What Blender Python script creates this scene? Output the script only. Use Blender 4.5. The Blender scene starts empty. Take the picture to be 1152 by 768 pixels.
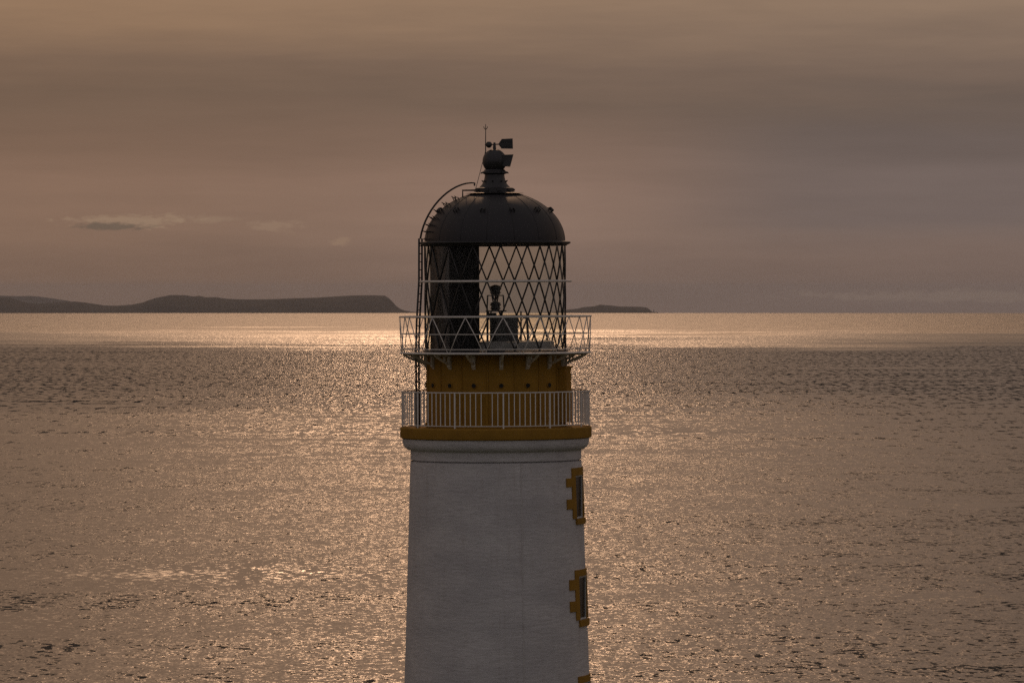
import bpy, math, random
from math import sin, cos, pi, radians, sqrt, asin, degrees
from mathutils import Vector, Matrix, noise as mnoise

random.seed(7)
sc = bpy.context.scene
col = sc.collection

# ------------------------------------------------------------------ camera
S = 0.024                 # metres per photo pixel at the lighthouse
D = 130.0                 # camera to lighthouse axis
ANG = S / D               # radians per photo pixel
EYE = 85.0                # eye height over the sea
EY = 324.0                # photo row of the eye level (the sea horizon dips below it)
RE = 6.371e6

cam_d = bpy.data.cameras.new('camera')
cam_d.sensor_width = 36.0
cam_d.lens = 36.0 / (1152 * ANG)
cam_d.shift_y = -(384 - EY) / 1152
cam_d.clip_start = 0.5
cam_d.clip_end = 200000
cam = bpy.data.objects.new('camera', cam_d)
cam.location = (0, 0, EYE)
cam.rotation_euler = (radians(90), 0, 0)
col.objects.link(cam)
sc.camera = cam

# ------------------------------------------------------------------ view / sampling
sc.view_settings.view_transform = 'Standard'
sc.view_settings.look = 'None'
sc.view_settings.exposure = 0.0
sc.view_settings.gamma = 1.0
sc.view_settings.use_curve_mapping = False
sc.render.engine = 'CYCLES'
sc.cycles.max_bounces = 8
sc.cycles.transparent_max_bounces = 24
sc.cycles.volume_bounces = 0
sc.cycles.sample_clamp_indirect = 4.0
sc.cycles.use_denoising = False

# ------------------------------------------------------------------ sun
SUN_EL = 33.5
SUN_AZ = -0.7             # degrees from straight ahead, + to the right
SUN_COL = (1.0, 0.59, 0.34)
sun_d = bpy.data.lights.new('sun', 'SUN')
sun_d.energy = 0.52
sun_d.angle = radians(3.0)
sun_d.color = SUN_COL
sun = bpy.data.objects.new('sun', sun_d)
sdir = Vector((sin(radians(SUN_AZ)) * cos(radians(SUN_EL)), cos(radians(SUN_AZ)) * cos(radians(SUN_EL)), sin(radians(SUN_EL))))
sun.rotation_euler = (-sdir).to_track_quat('-Z', 'Y').to_euler()
sun.location = (0, 200, 160)
col.objects.link(sun)


# ------------------------------------------------------------------ node helper
class NT:
    def __init__(self, tree):
        self.t = tree
        tree.nodes.clear()

    def n(self, kind, props=None, **ins):
        nd = self.t.nodes.new(kind)
        for k, v in (props or {}).items():
            setattr(nd, k, v)
        for k, v in ins.items():
            key = int(k[1:]) if k[0] == 'i' and k[1:].isdigit() else k.replace('_', ' ')
            s = nd.inputs[key]
            if isinstance(v, bpy.types.NodeSocket):
                self.t.links.new(v, s)
            else:
                s.default_value = v
        return nd

    def m(self, op, a, b=0.0, c=0.0, clamp=False):
        return self.n('ShaderNodeMath', {'operation': op, 'use_clamp': clamp}, i0=a, i1=b, i2=c).outputs[0]

    def vm(self, op, a, b=(0, 0, 0), out=0):
        return self.n('ShaderNodeVectorMath', {'operation': op}, i0=a, i1=b).outputs[out]

    def mapr(self, v, a, b, c=0.0, d=1.0, smooth=True):
        return self.n('ShaderNodeMapRange', {'interpolation_type': 'SMOOTHSTEP' if smooth else 'LINEAR'}, i0=v, i1=a, i2=b, i3=c, i4=d).outputs[0]

    def mix(self, f, a, b, blend='MIX'):
        nd = self.t.nodes.new('ShaderNodeMix')
        nd.data_type = 'RGBA'
        nd.blend_type = blend
        for i, v in ((0, f), (6, a), (7, b)):
            if isinstance(v, bpy.types.NodeSocket):
                self.t.links.new(v, nd.inputs[i])
            else:
                nd.inputs[i].default_value = v if i == 0 else (tuple(v) + (1,))[:4]
        return nd.outputs[2]

    def mixf(self, f, a, b):
        nd = self.t.nodes.new('ShaderNodeMix')
        nd.data_type = 'FLOAT'
        for i, v in ((0, f), (2, a), (3, b)):
            if isinstance(v, bpy.types.NodeSocket):
                self.t.links.new(v, nd.inputs[i])
            else:
                nd.inputs[i].default_value = v
        return nd.outputs[0]

    def ramp(self, f, stops, interp='LINEAR'):
        nd = self.n('ShaderNodeValToRGB', None, Fac=f)
        cr = nd.color_ramp
        cr.interpolation = interp
        while len(cr.elements) < len(stops):
            cr.elements.new(0.5)
        for e, (p, c) in zip(cr.elements, sorted(stops)):
            e.position = p
            e.color = tuple(c) + (1,)
        return nd.outputs[0]

    def noise(self, vec, scale, detail=3.0, rough=0.5, dist=0.0, out=0, dims='3D'):
        return self.n('ShaderNodeTexNoise', {'noise_dimensions': dims}, Vector=vec, Scale=scale, Detail=detail, Roughness=rough, Distortion=dist).outputs[out]


def lin(r, g, b):
    return tuple(((c / 255) / 12.92) if c / 255 <= 0.04045 else ((c / 255 + 0.055) / 1.055) ** 2.4 for c in (r, g, b))


# ------------------------------------------------------------------ world: layered evening cloud over a thin Nishita sky
w = bpy.data.worlds.new('World')
sc.world = w
w.use_nodes = True
N = NT(w.node_tree)
tc = N.n('ShaderNodeTexCoord').outputs['Generated']
dirv = N.vm('NORMALIZE', tc)
sx = N.n('ShaderNodeSeparateXYZ', None, Vector=dirv)
dx, dy, dz = sx.outputs
flat = N.n('ShaderNodeCombineXYZ', None, X=N.m('MULTIPLY', dx, 9.0), Y=N.m('MULTIPLY', dy, 9.0), Z=N.m('MULTIPLY', dz, 110.0)).outputs[0]
n1 = N.noise(flat, 1.0, 4, 0.55)
flat2 = N.n('ShaderNodeCombineXYZ', None, X=N.m('MULTIPLY', dx, 30.0), Y=N.m('MULTIPLY', dy, 30.0), Z=N.m('MULTIPLY', dz, 260.0)).outputs[0]
n2 = N.noise(flat2, 1.0, 5, 0.6)
# elevation wobbles along the layers
el = N.m('ADD', dz, N.m('MULTIPLY', N.m('SUBTRACT', n1, 0.5), 0.018))
el = N.m('ADD', el, N.m('MULTIPLY', N.m('SUBTRACT', n2, 0.5), 0.003))
f = N.mapr(el, 0.0, 0.075, smooth=False)
base = N.ramp(f, [
    (0.00, lin(116, 98, 86)), (0.06, lin(117, 99, 87)), (0.18, lin(126, 106, 92)),
    (0.30, lin(127, 106, 92)), (0.40, lin(115, 96, 83)), (0.52, lin(105, 89, 77)),
    (0.62, lin(113, 95, 81)), (0.78, lin(138, 115, 93)), (1.0, lin(130, 109, 91))])
base = N.mix(1.0, base, N.ramp(n2, [(0.25, (0.94, 0.94, 0.945)), (0.75, (1.06, 1.06, 1.055))]), 'MULTIPLY')
# warmer to the left of the sun, greyer to the right
lr = N.mapr(N.m('DIVIDE', dx, N.m('MAXIMUM', dy, 0.2)), -0.12, 0.12)
base = N.mix(1.0, base, N.mix(lr, (1.06, 0.985, 0.925), (0.95, 0.99, 1.09)), 'MULTIPLY')
# a greyer, denser cloud bank lying across the right half of the low sky
bank = N.m('MULTIPLY', N.mapr(N.m('DIVIDE', dx, N.m('MAXIMUM', dy, 0.2)), 0.018, 0.065), N.m('MULTIPLY', N.mapr(el, 0.004, 0.020), N.mapr(el, 0.046, 0.028)))
base = N.mix(bank, base, N.mix(1.0, base, (0.74, 0.83, 0.94), 'MULTIPLY'))
# soft bright halo around the lantern, painted into the sky colour
qx = N.m('DIVIDE', N.m('ADD', dx, 0.004), 0.030)
qz = N.m('DIVIDE', N.m('SUBTRACT', dz, 0.012), 0.018)
halo = N.m('POWER', 2.718, N.m('MULTIPLY', N.m('ADD', N.m('MULTIPLY', qx, qx), N.m('MULTIPLY', qz, qz)), -1.0))
base = N.mix(N.m('MULTIPLY', halo, N.mapr(dy, 0.0, 0.5)), base, N.mix(1.0, base, (1.15, 1.15, 1.16), 'MULTIPLY'))
base = N.mix(1.0, base, (1.025, 0.978, 0.985), 'MULTIPLY')
# small lit cloud streaks low on the left
def streak(cx, cy, rx, ry, seedscale):
    ax = N.m('DIVIDE', N.m('SUBTRACT', dx, (cx - 576) * ANG), rx * ANG)
    az = N.m('DIVIDE', N.m('SUBTRACT', dz, (EY - cy) * ANG), ry * ANG)
    dd = N.m('SQRT', N.m('ADD', N.m('MULTIPLY', ax, ax), N.m('MULTIPLY', az, az)))
    v = N.n('ShaderNodeCombineXYZ', None, X=N.m('MULTIPLY', dx, 330.0), Y=seedscale, Z=N.m('MULTIPLY', dz, 1000.0)).outputs[0]
    nn = N.noise(v, 1.0, 5, 0.6)
    return N.mapr(N.m('ADD', dd, N.m('MULTIPLY', N.m('SUBTRACT', nn, 0.5), 2.2)), 0.95, 0.25)
s1 = streak(150, 248, 92, 10, 1.3)
s1b = streak(128, 255, 52, 6, 4.1)
s2 = streak(312, 254, 40, 8, 2.2)
s3 = streak(383, 272, 14, 7, 7.7)
s4 = streak(232, 247, 40, 6, 9.2)
s5 = streak(1120, 333, 330, 10, 5.5)
base = N.mix(N.m('MULTIPLY', s1, 0.75), base, lin(150, 125, 104))
base = N.mix(N.m('MULTIPLY', s1b, 0.9), base, lin(103, 88, 77))
base = N.mix(N.m('MULTIPLY', s4, 0.4), base, lin(148, 124, 104))
base = N.mix(N.m('MULTIPLY', s2, 0.55), base, lin(146, 121, 102))
base = N.mix(N.m('MULTIPLY', s3, 0.6), base, lin(146, 120, 100))
base = N.mix(N.m('MULTIPLY', s5, 0.5), base, lin(138, 119, 106))
# the cloud deck higher up and away from the sun: cool grey
up = N.mapr(dz, 0.15, 0.95)
base = N.mix(up, base, (0.165, 0.155, 0.150))
away = N.mapr(dy, 0.55, -0.5)
base = N.mix(away, base, (0.215, 0.190, 0.193))
# forward glow of the veiled sun
dt = N.m('MAXIMUM', N.vm('DOT_PRODUCT', dirv, tuple(sdir), out=1), 0.0)
g = N.m('ADD', N.m('MULTIPLY', N.m('POWER', dt, 60.0), 0.35), N.m('MULTIPLY', N.m('POWER', dt, 900.0), 1.6))
glow = N.mix(1.0, (1.0, 0.68, 0.45), N.n('ShaderNodeCombineColor', None, Red=g, Green=g, Blue=g).outputs[0], 'MULTIPLY')
base = N.mix(1.0, base, glow, 'ADD')
sky = N.n('ShaderNodeTexSky', {'sky_type': 'NISHITA', 'sun_disc': False, 'sun_elevation': radians(SUN_EL), 'sun_rotation': radians(SUN_AZ), 'altitude': 60.0, 'dust_density': 3.0})
bg1 = N.n('ShaderNodeBackground', None, Color=base, Strength=1.0).outputs[0]
bg2 = N.n('ShaderNodeBackground', None, Color=sky.outputs[0], Strength=0.05).outputs[0]
mx = N.n('ShaderNodeMixShader', None, Fac=0.03)
w.node_tree.links.new(bg1, mx.inputs[1])
w.node_tree.links.new(bg2, mx.inputs[2])
N.n('ShaderNodeOutputWorld', None, Surface=mx.outputs[0])


# ------------------------------------------------------------------ materials
def new_mat(name):
    m = bpy.data.materials.new(name)
    m.use_nodes = True
    return m, NT(m.node_tree)


def out(Nn, surf=None, vol=None):
    kw = {}
    if surf is not None:
        kw['Surface'] = surf
    if vol is not None:
        kw['Volume'] = vol
    Nn.n('ShaderNodeOutputMaterial', None, **kw)


def paint(name, c, rough=0.5, var=0.12, scale=3.0, bump=0.15, bscale=30.0, metallic=0.0, spec=0.5, rust=0.0, rustcol=(0.12, 0.055, 0.025), stretch=(1, 1, 1)):
    m, n = new_mat(name)
    p = n.n('ShaderNodeTexCoord').outputs['Object']
    ps = n.vm('MULTIPLY', p, stretch)
    a = n.noise(ps, scale, 5, 0.6)
    k = n.mapr(a, 0.25, 0.75, 1 - var, 1 + var, smooth=False)
    kk = n.n('ShaderNodeCombineColor', None, Red=k, Green=k, Blue=k).outputs[0]
    c_ = n.mix(1.0, c, kk, 'MULTIPLY')
    if rust:
        r = n.noise(n.vm('MULTIPLY', p, (1, 1, 0.35)), scale * 2.3, 6, 0.7)
        c_ = n.mix(n.m('MULTIPLY', n.mapr(r, 0.56, 0.72), rust), c_, rustcol)
    b = n.noise(ps, bscale, 4, 0.6)
    bn = n.n('ShaderNodeBump', None, Strength=bump, Distance=0.02, Height=b).outputs[0]
    bs = n.n('ShaderNodeBsdfPrincipled', None, Base_Color=c_, Roughness=n.mapr(a, 0.2, 0.8, rough - 0.08, rough + 0.08, smooth=False), Metallic=metallic, Specular_IOR_Level=spec, Normal=bn)
    out(n, bs.outputs[0])
    return m


M = {}
M['yellow'] = paint('ochre_paint', (0.335, 0.182, 0.030), 0.8, 0.16, 2.0, 0.12, 25, spec=0.12, rust=0.35, rustcol=(0.20, 0.09, 0.03))
M['black'] = paint('black_paint', (0.030, 0.029, 0.031), 0.42, 0.25, 2.5, 0.10, 20)
M['dome'] = paint('dome_black_paint', (0.030, 0.028, 0.031), 0.45, 0.22, 1.6, 0.10, 12, spec=0.35)
M['bar'] = paint('astragal_paint', (0.035, 0.033, 0.032), 0.45, 0.2, 6, 0.05, 40)
M['panel'] = paint('blackout_board', (0.028, 0.027, 0.028), 0.8, 0.2, 4, 0.05, 30, spec=0.05)
M['rail'] = paint('galvanised_rail', (0.82, 0.79, 0.75), 0.4, 0.08, 9, 0.1, 60, rust=0.15)
M['railtop'] = paint('galvanised_rail_weathered', (0.78, 0.73, 0.67), 0.4, 0.10, 9, 0.1, 60, rust=0.25)
M['bracket'] = paint('bracket_paint', (0.62, 0.55, 0.44), 0.5, 0.2, 6, 0.1, 40, rust=0.5)
M['deck'] = paint('deck_grating_paint', (0.30, 0.28, 0.26), 0.55, 0.2, 6, 0.2, 40, rust=0.3)
M['ladder'] = paint('ladder_steel', (0.07, 0.065, 0.065), 0.5, 0.25, 8, 0.1, 40)
M['machine'] = paint('lamp_housing_grey', (0.12, 0.12, 0.125), 0.4, 0.2, 8, 0.05, 40)
M['machine_lt'] = paint('lamp_pedestal_grey', (0.34, 0.33, 0.33), 0.5, 0.2, 8, 0.05, 40)
M['frame'] = paint('white_window_paint', (0.62, 0.62, 0.60), 0.5, 0.1, 8, 0.05, 40)
M['dark'] = paint('vent_dark', (0.012, 0.011, 0.010), 0.8, 0.1, 8, 0.0, 40)
M['strip'] = paint('conductor_paint', (0.59, 0.57, 0.56), 0.7, 0.12, 3, 0.05, 40, spec=0.2, rust=0.5)
M['rock'] = paint('heath_rock', (0.024, 0.024, 0.024), 0.95, 0.35, 0.004, 0.0, 0.02)
M['grass'] = paint('cliff_turf', (0.06, 0.075, 0.03), 0.9, 0.4, 0.15, 0.4, 2.0)

# white harled tower wall: lime render with horizontal trowel ripple, faint staining
m, n = new_mat('white_harling')
p = n.n('ShaderNodeTexCoord').outputs['Object']
a = n.noise(n.vm('MULTIPLY', p, (0.7, 0.7, 1.3)), 1.1, 6, 0.62)
b = n.noise(n.vm('MULTIPLY', p, (1.4, 1.4, 6.0)), 2.2, 6, 0.65)
c = n.noise(n.vm('MULTIPLY', p, (5, 5, 0.35)), 1.6, 4, 0.6)
colr = n.mix(n.mapr(a, 0.3, 0.7), (0.57, 0.555, 0.565), (0.71, 0.69, 0.69))
colr = n.mix(n.mapr(b, 0.35, 0.75, 0.0, 0.42), colr, (0.46, 0.44, 0.45))
colr = n.mix(n.mapr(c, 0.52, 0.8, 0.0, 0.36), colr, (0.42, 0.36, 0.33))
h = n.m('ADD', n.m('MULTIPLY', b, 1.0), n.m('MULTIPLY', n.noise(p, 26, 5, 0.7), 0.4))
bn = n.n('ShaderNodeBump', None, Strength=0.55, Distance=0.05, Height=h).outputs[0]
out(n, n.n('ShaderNodeBsdfPrincipled', None, Base_Color=colr, Roughness=0.75, Normal=bn).outputs[0])
M['white'] = m

# clear lantern glass, salt-dusted
m, n = new_mat('lantern_glass')
p = n.n('ShaderNodeTexCoord').outputs['Object']
fr = n.n('ShaderNodeFresnel', None, IOR=1.45).outputs[0]
t = n.n('ShaderNodeBsdfTransparent', None, Color=(0.95, 0.955, 0.935, 1)).outputs[0]
gl = n.n('ShaderNodeBsdfGlossy', None, Color=(1, 1, 1, 1), Roughness=0.04).outputs[0]
mx1 = n.n('ShaderNodeMixShader', None, Fac=n.m('MULTIPLY', fr, 0.09))
m.node_tree.links.new(t, mx1.inputs[1]); m.node_tree.links.new(gl, mx1.inputs[2])
df = n.n('ShaderNodeBsdfTranslucent', None, Color=(0.8, 0.8, 0.78, 1)).outputs[0]
mx2 = n.n('ShaderNodeMixShader', None, Fac=n.mapr(n.noise(p, 3.0, 4, 0.6), 0.3, 0.8, 0.0, 0.008))
m.node_tree.links.new(mx1.outputs[0], mx2.inputs[1]); m.node_tree.links.new(df, mx2.inputs[2])
out(n, mx2.outputs[0])
M['glass'] = m

m, n = new_mat('window_glass')
out(n, n.n('ShaderNodeBsdfPrincipled', None, Base_Color=(0.01, 0.011, 0.012, 1), Roughness=0.2, Specular_IOR_Level=0.25).outputs[0])
M['pane'] = m

# ---- sea: dark water, facet normals from wave noise, wind-ruffled zones and calm slicks
m, n = new_mat('sea_water')
pos = n.n('ShaderNodeNewGeometry').outputs['Position']
sp = n.n('ShaderNodeSeparateXYZ', None, Vector=pos)
px_, py_, pz_ = sp.outputs
r = n.m('SQRT', n.m('ADD', n.m('MULTIPLY', px_, px_), n.m('MULTIPLY', py_, py_)))
flatp = n.n('ShaderNodeCombineXYZ', None, X=px_, Y=py_, Z=0.0).outputs[0]
def wav(sx_, sy_, detail, rough_):
    v = n.vm('MULTIPLY', flatp, (sx_, sy_, 1))
    c_ = n.noise(v, 1.0, detail, rough_, out=1, dims='2D')
    return n.vm('SUBTRACT', c_, (0.5, 0.5, 0.5))
w1 = wav(1.20, 0.42, 3, 0.60)        # chop
w2 = wav(0.26, 0.10, 4, 0.6)        # longer seas
w3 = wav(0.030, 0.010, 3, 0.55)     # groups of waves
# wind zones and calm slicks
z1 = n.noise(n.vm('MULTIPLY', n.vm('ADD', flatp, (5200, 300, 0)), (0.0012, 0.0030, 1)), 1.0, 5, 0.55, dims='2D')
z2 = n.noise(n.vm('MULTIPLY', n.vm('ADD', flatp, (9000, 2500, 0)), (0.0060, 0.0030, 1)), 1.0, 5, 0.6, dims='2D')
lr_ = n.m('ADD', n.m('LOGARITHM', r, 10.0), n.m('ADD', n.m('MULTIPLY', n.m('SUBTRACT', z1, 0.5), 0.16), n.m('MULTIPLY', n.m('SUBTRACT', n.noise(n.vm('MULTIPLY', n.vm('ADD', flatp, (1500, 4100, 0)), (0.0022, 0.0009, 1)), 1.0, 6, 0.65, dims='2D'), 0.5), 0.22)))
slick = n.m('MULTIPLY', n.mapr(z1, 0.63, 0.70), n.mapr(z2, 0.40, 0.52))
tz = n.mapr(lr_, 3.0, 4.6, smooth=False)
def g1(v_):
    return (v_, v_, v_)
zone = n.ramp(tz, [(0.0, g1(0.45)), (0.15, g1(0.44)), (0.30, g1(0.40)), (0.38, g1(0.18)), (0.53, g1(0.18)), (0.57, g1(0.42)), (0.62, g1(0.5)), (0.66, g1(1.25)), (1.0, g1(1.25))])
fzone = n.ramp(tz, [(0.0, g1(0.95)), (0.30, g1(0.95)), (0.38, g1(1.3)), (0.52, g1(1.3)), (0.555, g1(0.4)), (0.66, g1(0.15)), (1.0, g1(0.1))])
fl2 = n.noise(n.vm('MULTIPLY', n.vm('ADD', flatp, (300, 1190, 0)), (0.075, 0.028, 1)), 1.0, 4, 0.6, dims='2D')
def pool(cx_, cy_, wpx, hpx):
    """a calm patch: its centre and size read from the photo, placed where it lies on the water"""
    dip = (cy_ - EY) * ANG
    d0 = EYE / dip
    for _ in range(8):
        d0 = EYE / (dip - d0 / (2 * RE))
    ry_ = d0 * d0 / EYE * hpx * ANG
    rx_ = wpx * ANG * d0
    dx_ = n.m('DIVIDE', n.m('SUBTRACT', px_, (cx_ - 576) * ANG * d0), rx_)
    dy_ = n.m('DIVIDE', n.m('SUBTRACT', py_, d0), ry_)
    e_ = n.m('SQRT', n.m('ADD', n.m('MULTIPLY', dx_, dx_), n.m('MULTIPLY', dy_, dy_)))
    return n.mapr(n.m('ADD', n.m('ADD', e_, n.m('MULTIPLY', n.m('SUBTRACT', z2, 0.5), 1.8)), n.m('MULTIPLY', n.m('SUBTRACT', fl2, 0.5), 2.0)), 1.35, 0.35)
for pl_ in ((190, 645, 300, 15), (925, 520, 75, 4), (1100, 568, 110, 4), (1090, 672, 150, 5), (30, 700, 80, 14)):
    slick = n.m('MAXIMUM', slick, pool(*pl_))
calm = n.m('SUBTRACT', 1.0, n.m('MULTIPLY', slick, 0.5))
lane0 = n.noise(n.vm('MULTIPLY', n.vm('ADD', flatp, (8800, 370, 0)), (0.0040, 0.0100, 1)), 1.0, 5, 0.6, dims='2D')
amp = n.m('MULTIPLY', n.m('MULTIPLY', zone, calm), n.mapr(lane0, 0.25, 0.75, 0.72, 1.22, smooth=False))
vec = n.vm('ADD', n.vm('ADD', n.vm('MULTIPLY', w1, (0.62, 0.62, 0)), n.vm('MULTIPLY', w2, (0.36, 0.36, 0))), n.vm('MULTIPLY', w3, (0.10, 0.12, 0)))
scl = n.n('ShaderNodeVectorMath', {'operation': 'SCALE'}, i0=vec, Scale=amp).outputs[0]
# steep wave fronts rolling in towards the shore
fl = n.noise(n.vm('MULTIPLY', n.vm('ADD', flatp, (700, 90, 0)), (0.34, 0.20, 1)), 1.0, 5, 0.62, dims='2D')
flf = n.noise(n.vm('MULTIPLY', n.vm('ADD', flatp, (210, 77, 0)), (0.17, 0.030, 1)), 1.0, 4, 0.65, dims='2D')
fl = n.mixf(n.mapr(tz, 0.16, 0.40), fl, flf)
lane = n.m('SUBTRACT', n.noise(n.vm('MULTIPLY', n.vm('ADD', flatp, (2700, 1370, 0)), (0.0030, 0.0110, 1)), 1.0, 5, 0.62, dims='2D'), 0.5)
band = n.ramp(tz, [(0.30, g1(0.0)), (0.38, g1(0.045)), (0.51, g1(0.045)), (0.56, g1(0.0))])
fl = n.m('ADD', n.m('ADD', fl, band), n.m('MULTIPLY', lane, 0.30))
flm = n.mapr(n.m('ADD', fl, n.m('MULTIPLY', n.m('SUBTRACT', fl2, 0.5), 0.4)), 0.525, 0.645)
flm = n.m('MULTIPLY', n.m('MULTIPLY', flm, fzone), calm)
bias = n.m('MULTIPLY', n.ramp(tz, [(0.0, g1(0.065)), (0.30, g1(0.075)), (0.38, g1(0.04)), (0.52, g1(0.04)), (0.56, g1(0.16)), (0.61, g1(0.17)), (0.66, g1(0.25)), (1.0, g1(0.28))]), calm)
front = n.n('ShaderNodeCombineXYZ', None, X=0.0, Y=n.m('SUBTRACT', n.m('MULTIPLY', flm, -0.50), bias), Z=0.0).outputs[0]
sx3 = n.n('ShaderNodeSeparateXYZ', None, Vector=scl)
ny_ = n.m('MINIMUM', sx3.outputs[1], 0.05)     # lee sides are hidden behind the fronts
scl = n.n('ShaderNodeCombineXYZ', None, X=sx3.outputs[0], Y=ny_, Z=0.0).outputs[0]
nor = n.vm('NORMALIZE', n.vm('ADD', n.vm('ADD', scl, front), (0, 0, 1)))
rg = n.mapr(zone, 0.15, 1.0, 0.19, 0.42, smooth=False)
bs = n.n('ShaderNodeBsdfPrincipled', None, Base_Color=(0.020, 0.016, 0.012, 1), Roughness=rg, IOR=1.333, Normal=nor)
out(n, bs.outputs[0])
M['sea'] = m

# ---- haze
m, n = new_mat('sea_haze')
out(n, None, n.n('ShaderNodeVolumePrincipled', None, Color=(0.94, 0.96, 1.0, 1), Density=0.85e-5, Anisotropy=0.0).outputs[0])
M['haze'] = m


# ------------------------------------------------------------------ mesh helpers
def mesh_obj(name, verts, faces, mat, parent=None, smooth=False, sharp=None):
    me = bpy.data.meshes.new(name)
    me.from_pydata([tuple(v) for v in verts], [], faces)
    me.materials.append(M[mat])
    if smooth:
        me.polygons.foreach_set('use_smooth', [True] * len(me.polygons))
        if sharp is not None:
            me.set_sharp_from_angle(angle=radians(sharp))
    me.update()
    o = bpy.data.objects.new(name, me)
    col.objects.link(o)
    if parent is not None:
        o.parent = parent
    return o


class MB:
    def __init__(self):
        self.v, self.f = [], []

    def add(self, v, f):
        k = len(self.v)
        self.v += [tuple(x) for x in v]
        self.f += [tuple(i + k for i in q) for q in f]

    def lathe(self, prof, n=96, a0=0.0, a1=360.0, closed=None, caps=True):
        """prof: (radius, z) list; angles in degrees from the camera side, + to the right"""
        full = abs(a1 - a0) >= 359.99
        cnt = n if full else n + 1
        v = []
        for i in range(cnt):
            a = radians(a0 + (a1 - a0) * i / n)
            for (rr, z) in prof:
                v.append((rr * sin(a), -rr * cos(a), z))
        k = len(prof)
        f = []
        for i in range(n):
            j = (i + 1) % cnt
            for q in range(k - 1):
                f.append((i * k + q, j * k + q, j * k + q + 1, i * k + q + 1))
            if closed:
                f.append((i * k + k - 1, j * k + k - 1, j * k, i * k))
        if not full and closed and caps:
            f.append(tuple(range(k))[::-1])
            f.append(tuple((cnt - 1) * k + q for q in range(k)))
        self.add(v, f)
        return self

    def tube(self, pts, rad, sides=6, loop=False):
        pts = [Vector(p_) for p_ in pts]
        n_ = len(pts)
        v, f = [], []
        prev = None
        for i, p_ in enumerate(pts):
            if loop:
                d = pts[(i + 1) % n_] - pts[i - 1]
            else:
                d = pts[min(i + 1, n_ - 1)] - pts[max(i - 1, 0)]
            d.normalize()
            if prev is None:
                u = d.orthogonal()
            else:
                u = prev - d * prev.dot(d)
            u.normalize()
            prev = u
            w_ = d.cross(u)
            rr = rad[i] if isinstance(rad, (list, tuple)) else rad
            for s in range(sides):
                a = 2 * pi * s / sides
                v.append(p_ + (u * cos(a) + w_ * sin(a)) * rr)
        for i in range(n_ if loop else n_ - 1):
            j = (i + 1) % n_
            for s in range(sides):
                t_ = (s + 1) % sides
                f.append((i * sides + s, i * sides + t_, j * sides + t_, j * sides + s))
        if not loop:
            f.append(tuple(range(sides))[::-1])
            f.append(tuple((n_ - 1) * sides + s for s in range(sides)))
        self.add(v, f)
        return self

    def box(self, c, size, mat3=None):
        cx, cy, cz = c
        hx, hy, hz = size[0] / 2, size[1] / 2, size[2] / 2
        v = [(x, y, z) for x in (-hx, hx) for y in (-hy, hy) for z in (-hz, hz)]
        if mat3 is not None:
            v = [tuple(mat3 @ Vector(q)) for q in v]
        v = [(q[0] + cx, q[1] + cy, q[2] + cz) for q in v]
        self.add(v, [(0, 1, 3, 2), (4, 6, 7, 5), (0, 4, 5, 1), (2, 3, 7, 6), (0, 2, 6, 4), (1, 5, 7, 3)])
        return self

    def prism(self, poly, axis_o, axis_u, axis_v, axis_w, th):
        """extrude 2-D polygon (u,v) by +-th/2 along w"""
        o, u, vv, w_ = Vector(axis_o), Vector(axis_u), Vector(axis_v), Vector(axis_w)
        k = len(poly)
        v = [o + u * a + vv * b - w_ * th / 2 for a, b in poly] + [o + u * a + vv * b + w_ * th / 2 for a, b in poly]
        f = [tuple(range(k))[::-1], tuple(range(k, 2 * k))] + [(i, (i + 1) % k, k + (i + 1) % k, k + i) for i in range(k)]
        self.add(v, f)
        return self

    def arcblock(self, a0, a1, z0, z1, ri, ro, n=4):
        """curved block; ri/ro are functions of z"""
        v, f = [], []
        for i in range(n + 1):
            a = radians(a0 + (a1 - a0) * i / n)
            for (z, rf) in ((z0, ri), (z0, ro), (z1, ro), (z1, ri)):
                v.append((rf(z) * sin(a), -rf(z) * cos(a), z))
        for i in range(n):
            for q in range(4):
                f.append((i * 4 + q, i * 4 + (q + 1) % 4, i * 4 + 4 + (q + 1) % 4, i * 4 + 4 + q))
        f.append((0, 3, 2, 1))
        f.append((n * 4, n * 4 + 1, n * 4 + 2, n * 4 + 3))
        self.add(v, f)
        return self

    def build(self, name, mat, parent=None, smooth=False, sharp=35):
        return mesh_obj(name, self.v, self.f, mat, parent, smooth, sharp)


def tag(o, label=None, cat=None, group=None, kind=None):
    if label: o['label'] = label
    if cat: o['category'] = cat
    if group: o['group'] = group
    if kind: o['kind'] = kind
    return o


def dup(o, parent, rotz=None, name=None):
    c_ = o.copy()
    col.objects.link(c_)
    c_.parent = parent
    if rotz is not None:
        c_.rotation_euler = (0, 0, rotz)
    return c_


def P(phi, rad, z):
    a = radians(phi)
    return Vector((rad * sin(a), -rad * cos(a), z))


# ------------------------------------------------------------------ sea, far land, headland
rings = [0.0] + [25 * (75000 / 25) ** (i / 150) for i in range(151)]
seg = 160
v, fcs = [(0, 0, 0)], []
for rr in rings[1:]:
    for s in range(seg):
        a = 2 * pi * s / seg
        v.append((rr * sin(a), rr * cos(a), -rr * rr / (2 * RE)))
for s in range(seg):
    fcs.append((0, 1 + (s + 1) % seg, 1 + s))
for i in range(len(rings) - 2):
    for s in range(seg):
        a, b = 1 + i * seg + s, 1 + i * seg + (s + 1) % seg
        fcs.append((a, b, b + seg, a + seg))
sea = mesh_obj('sea', v, fcs, 'sea', None, True)
tag(sea, kind='structure')


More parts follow.
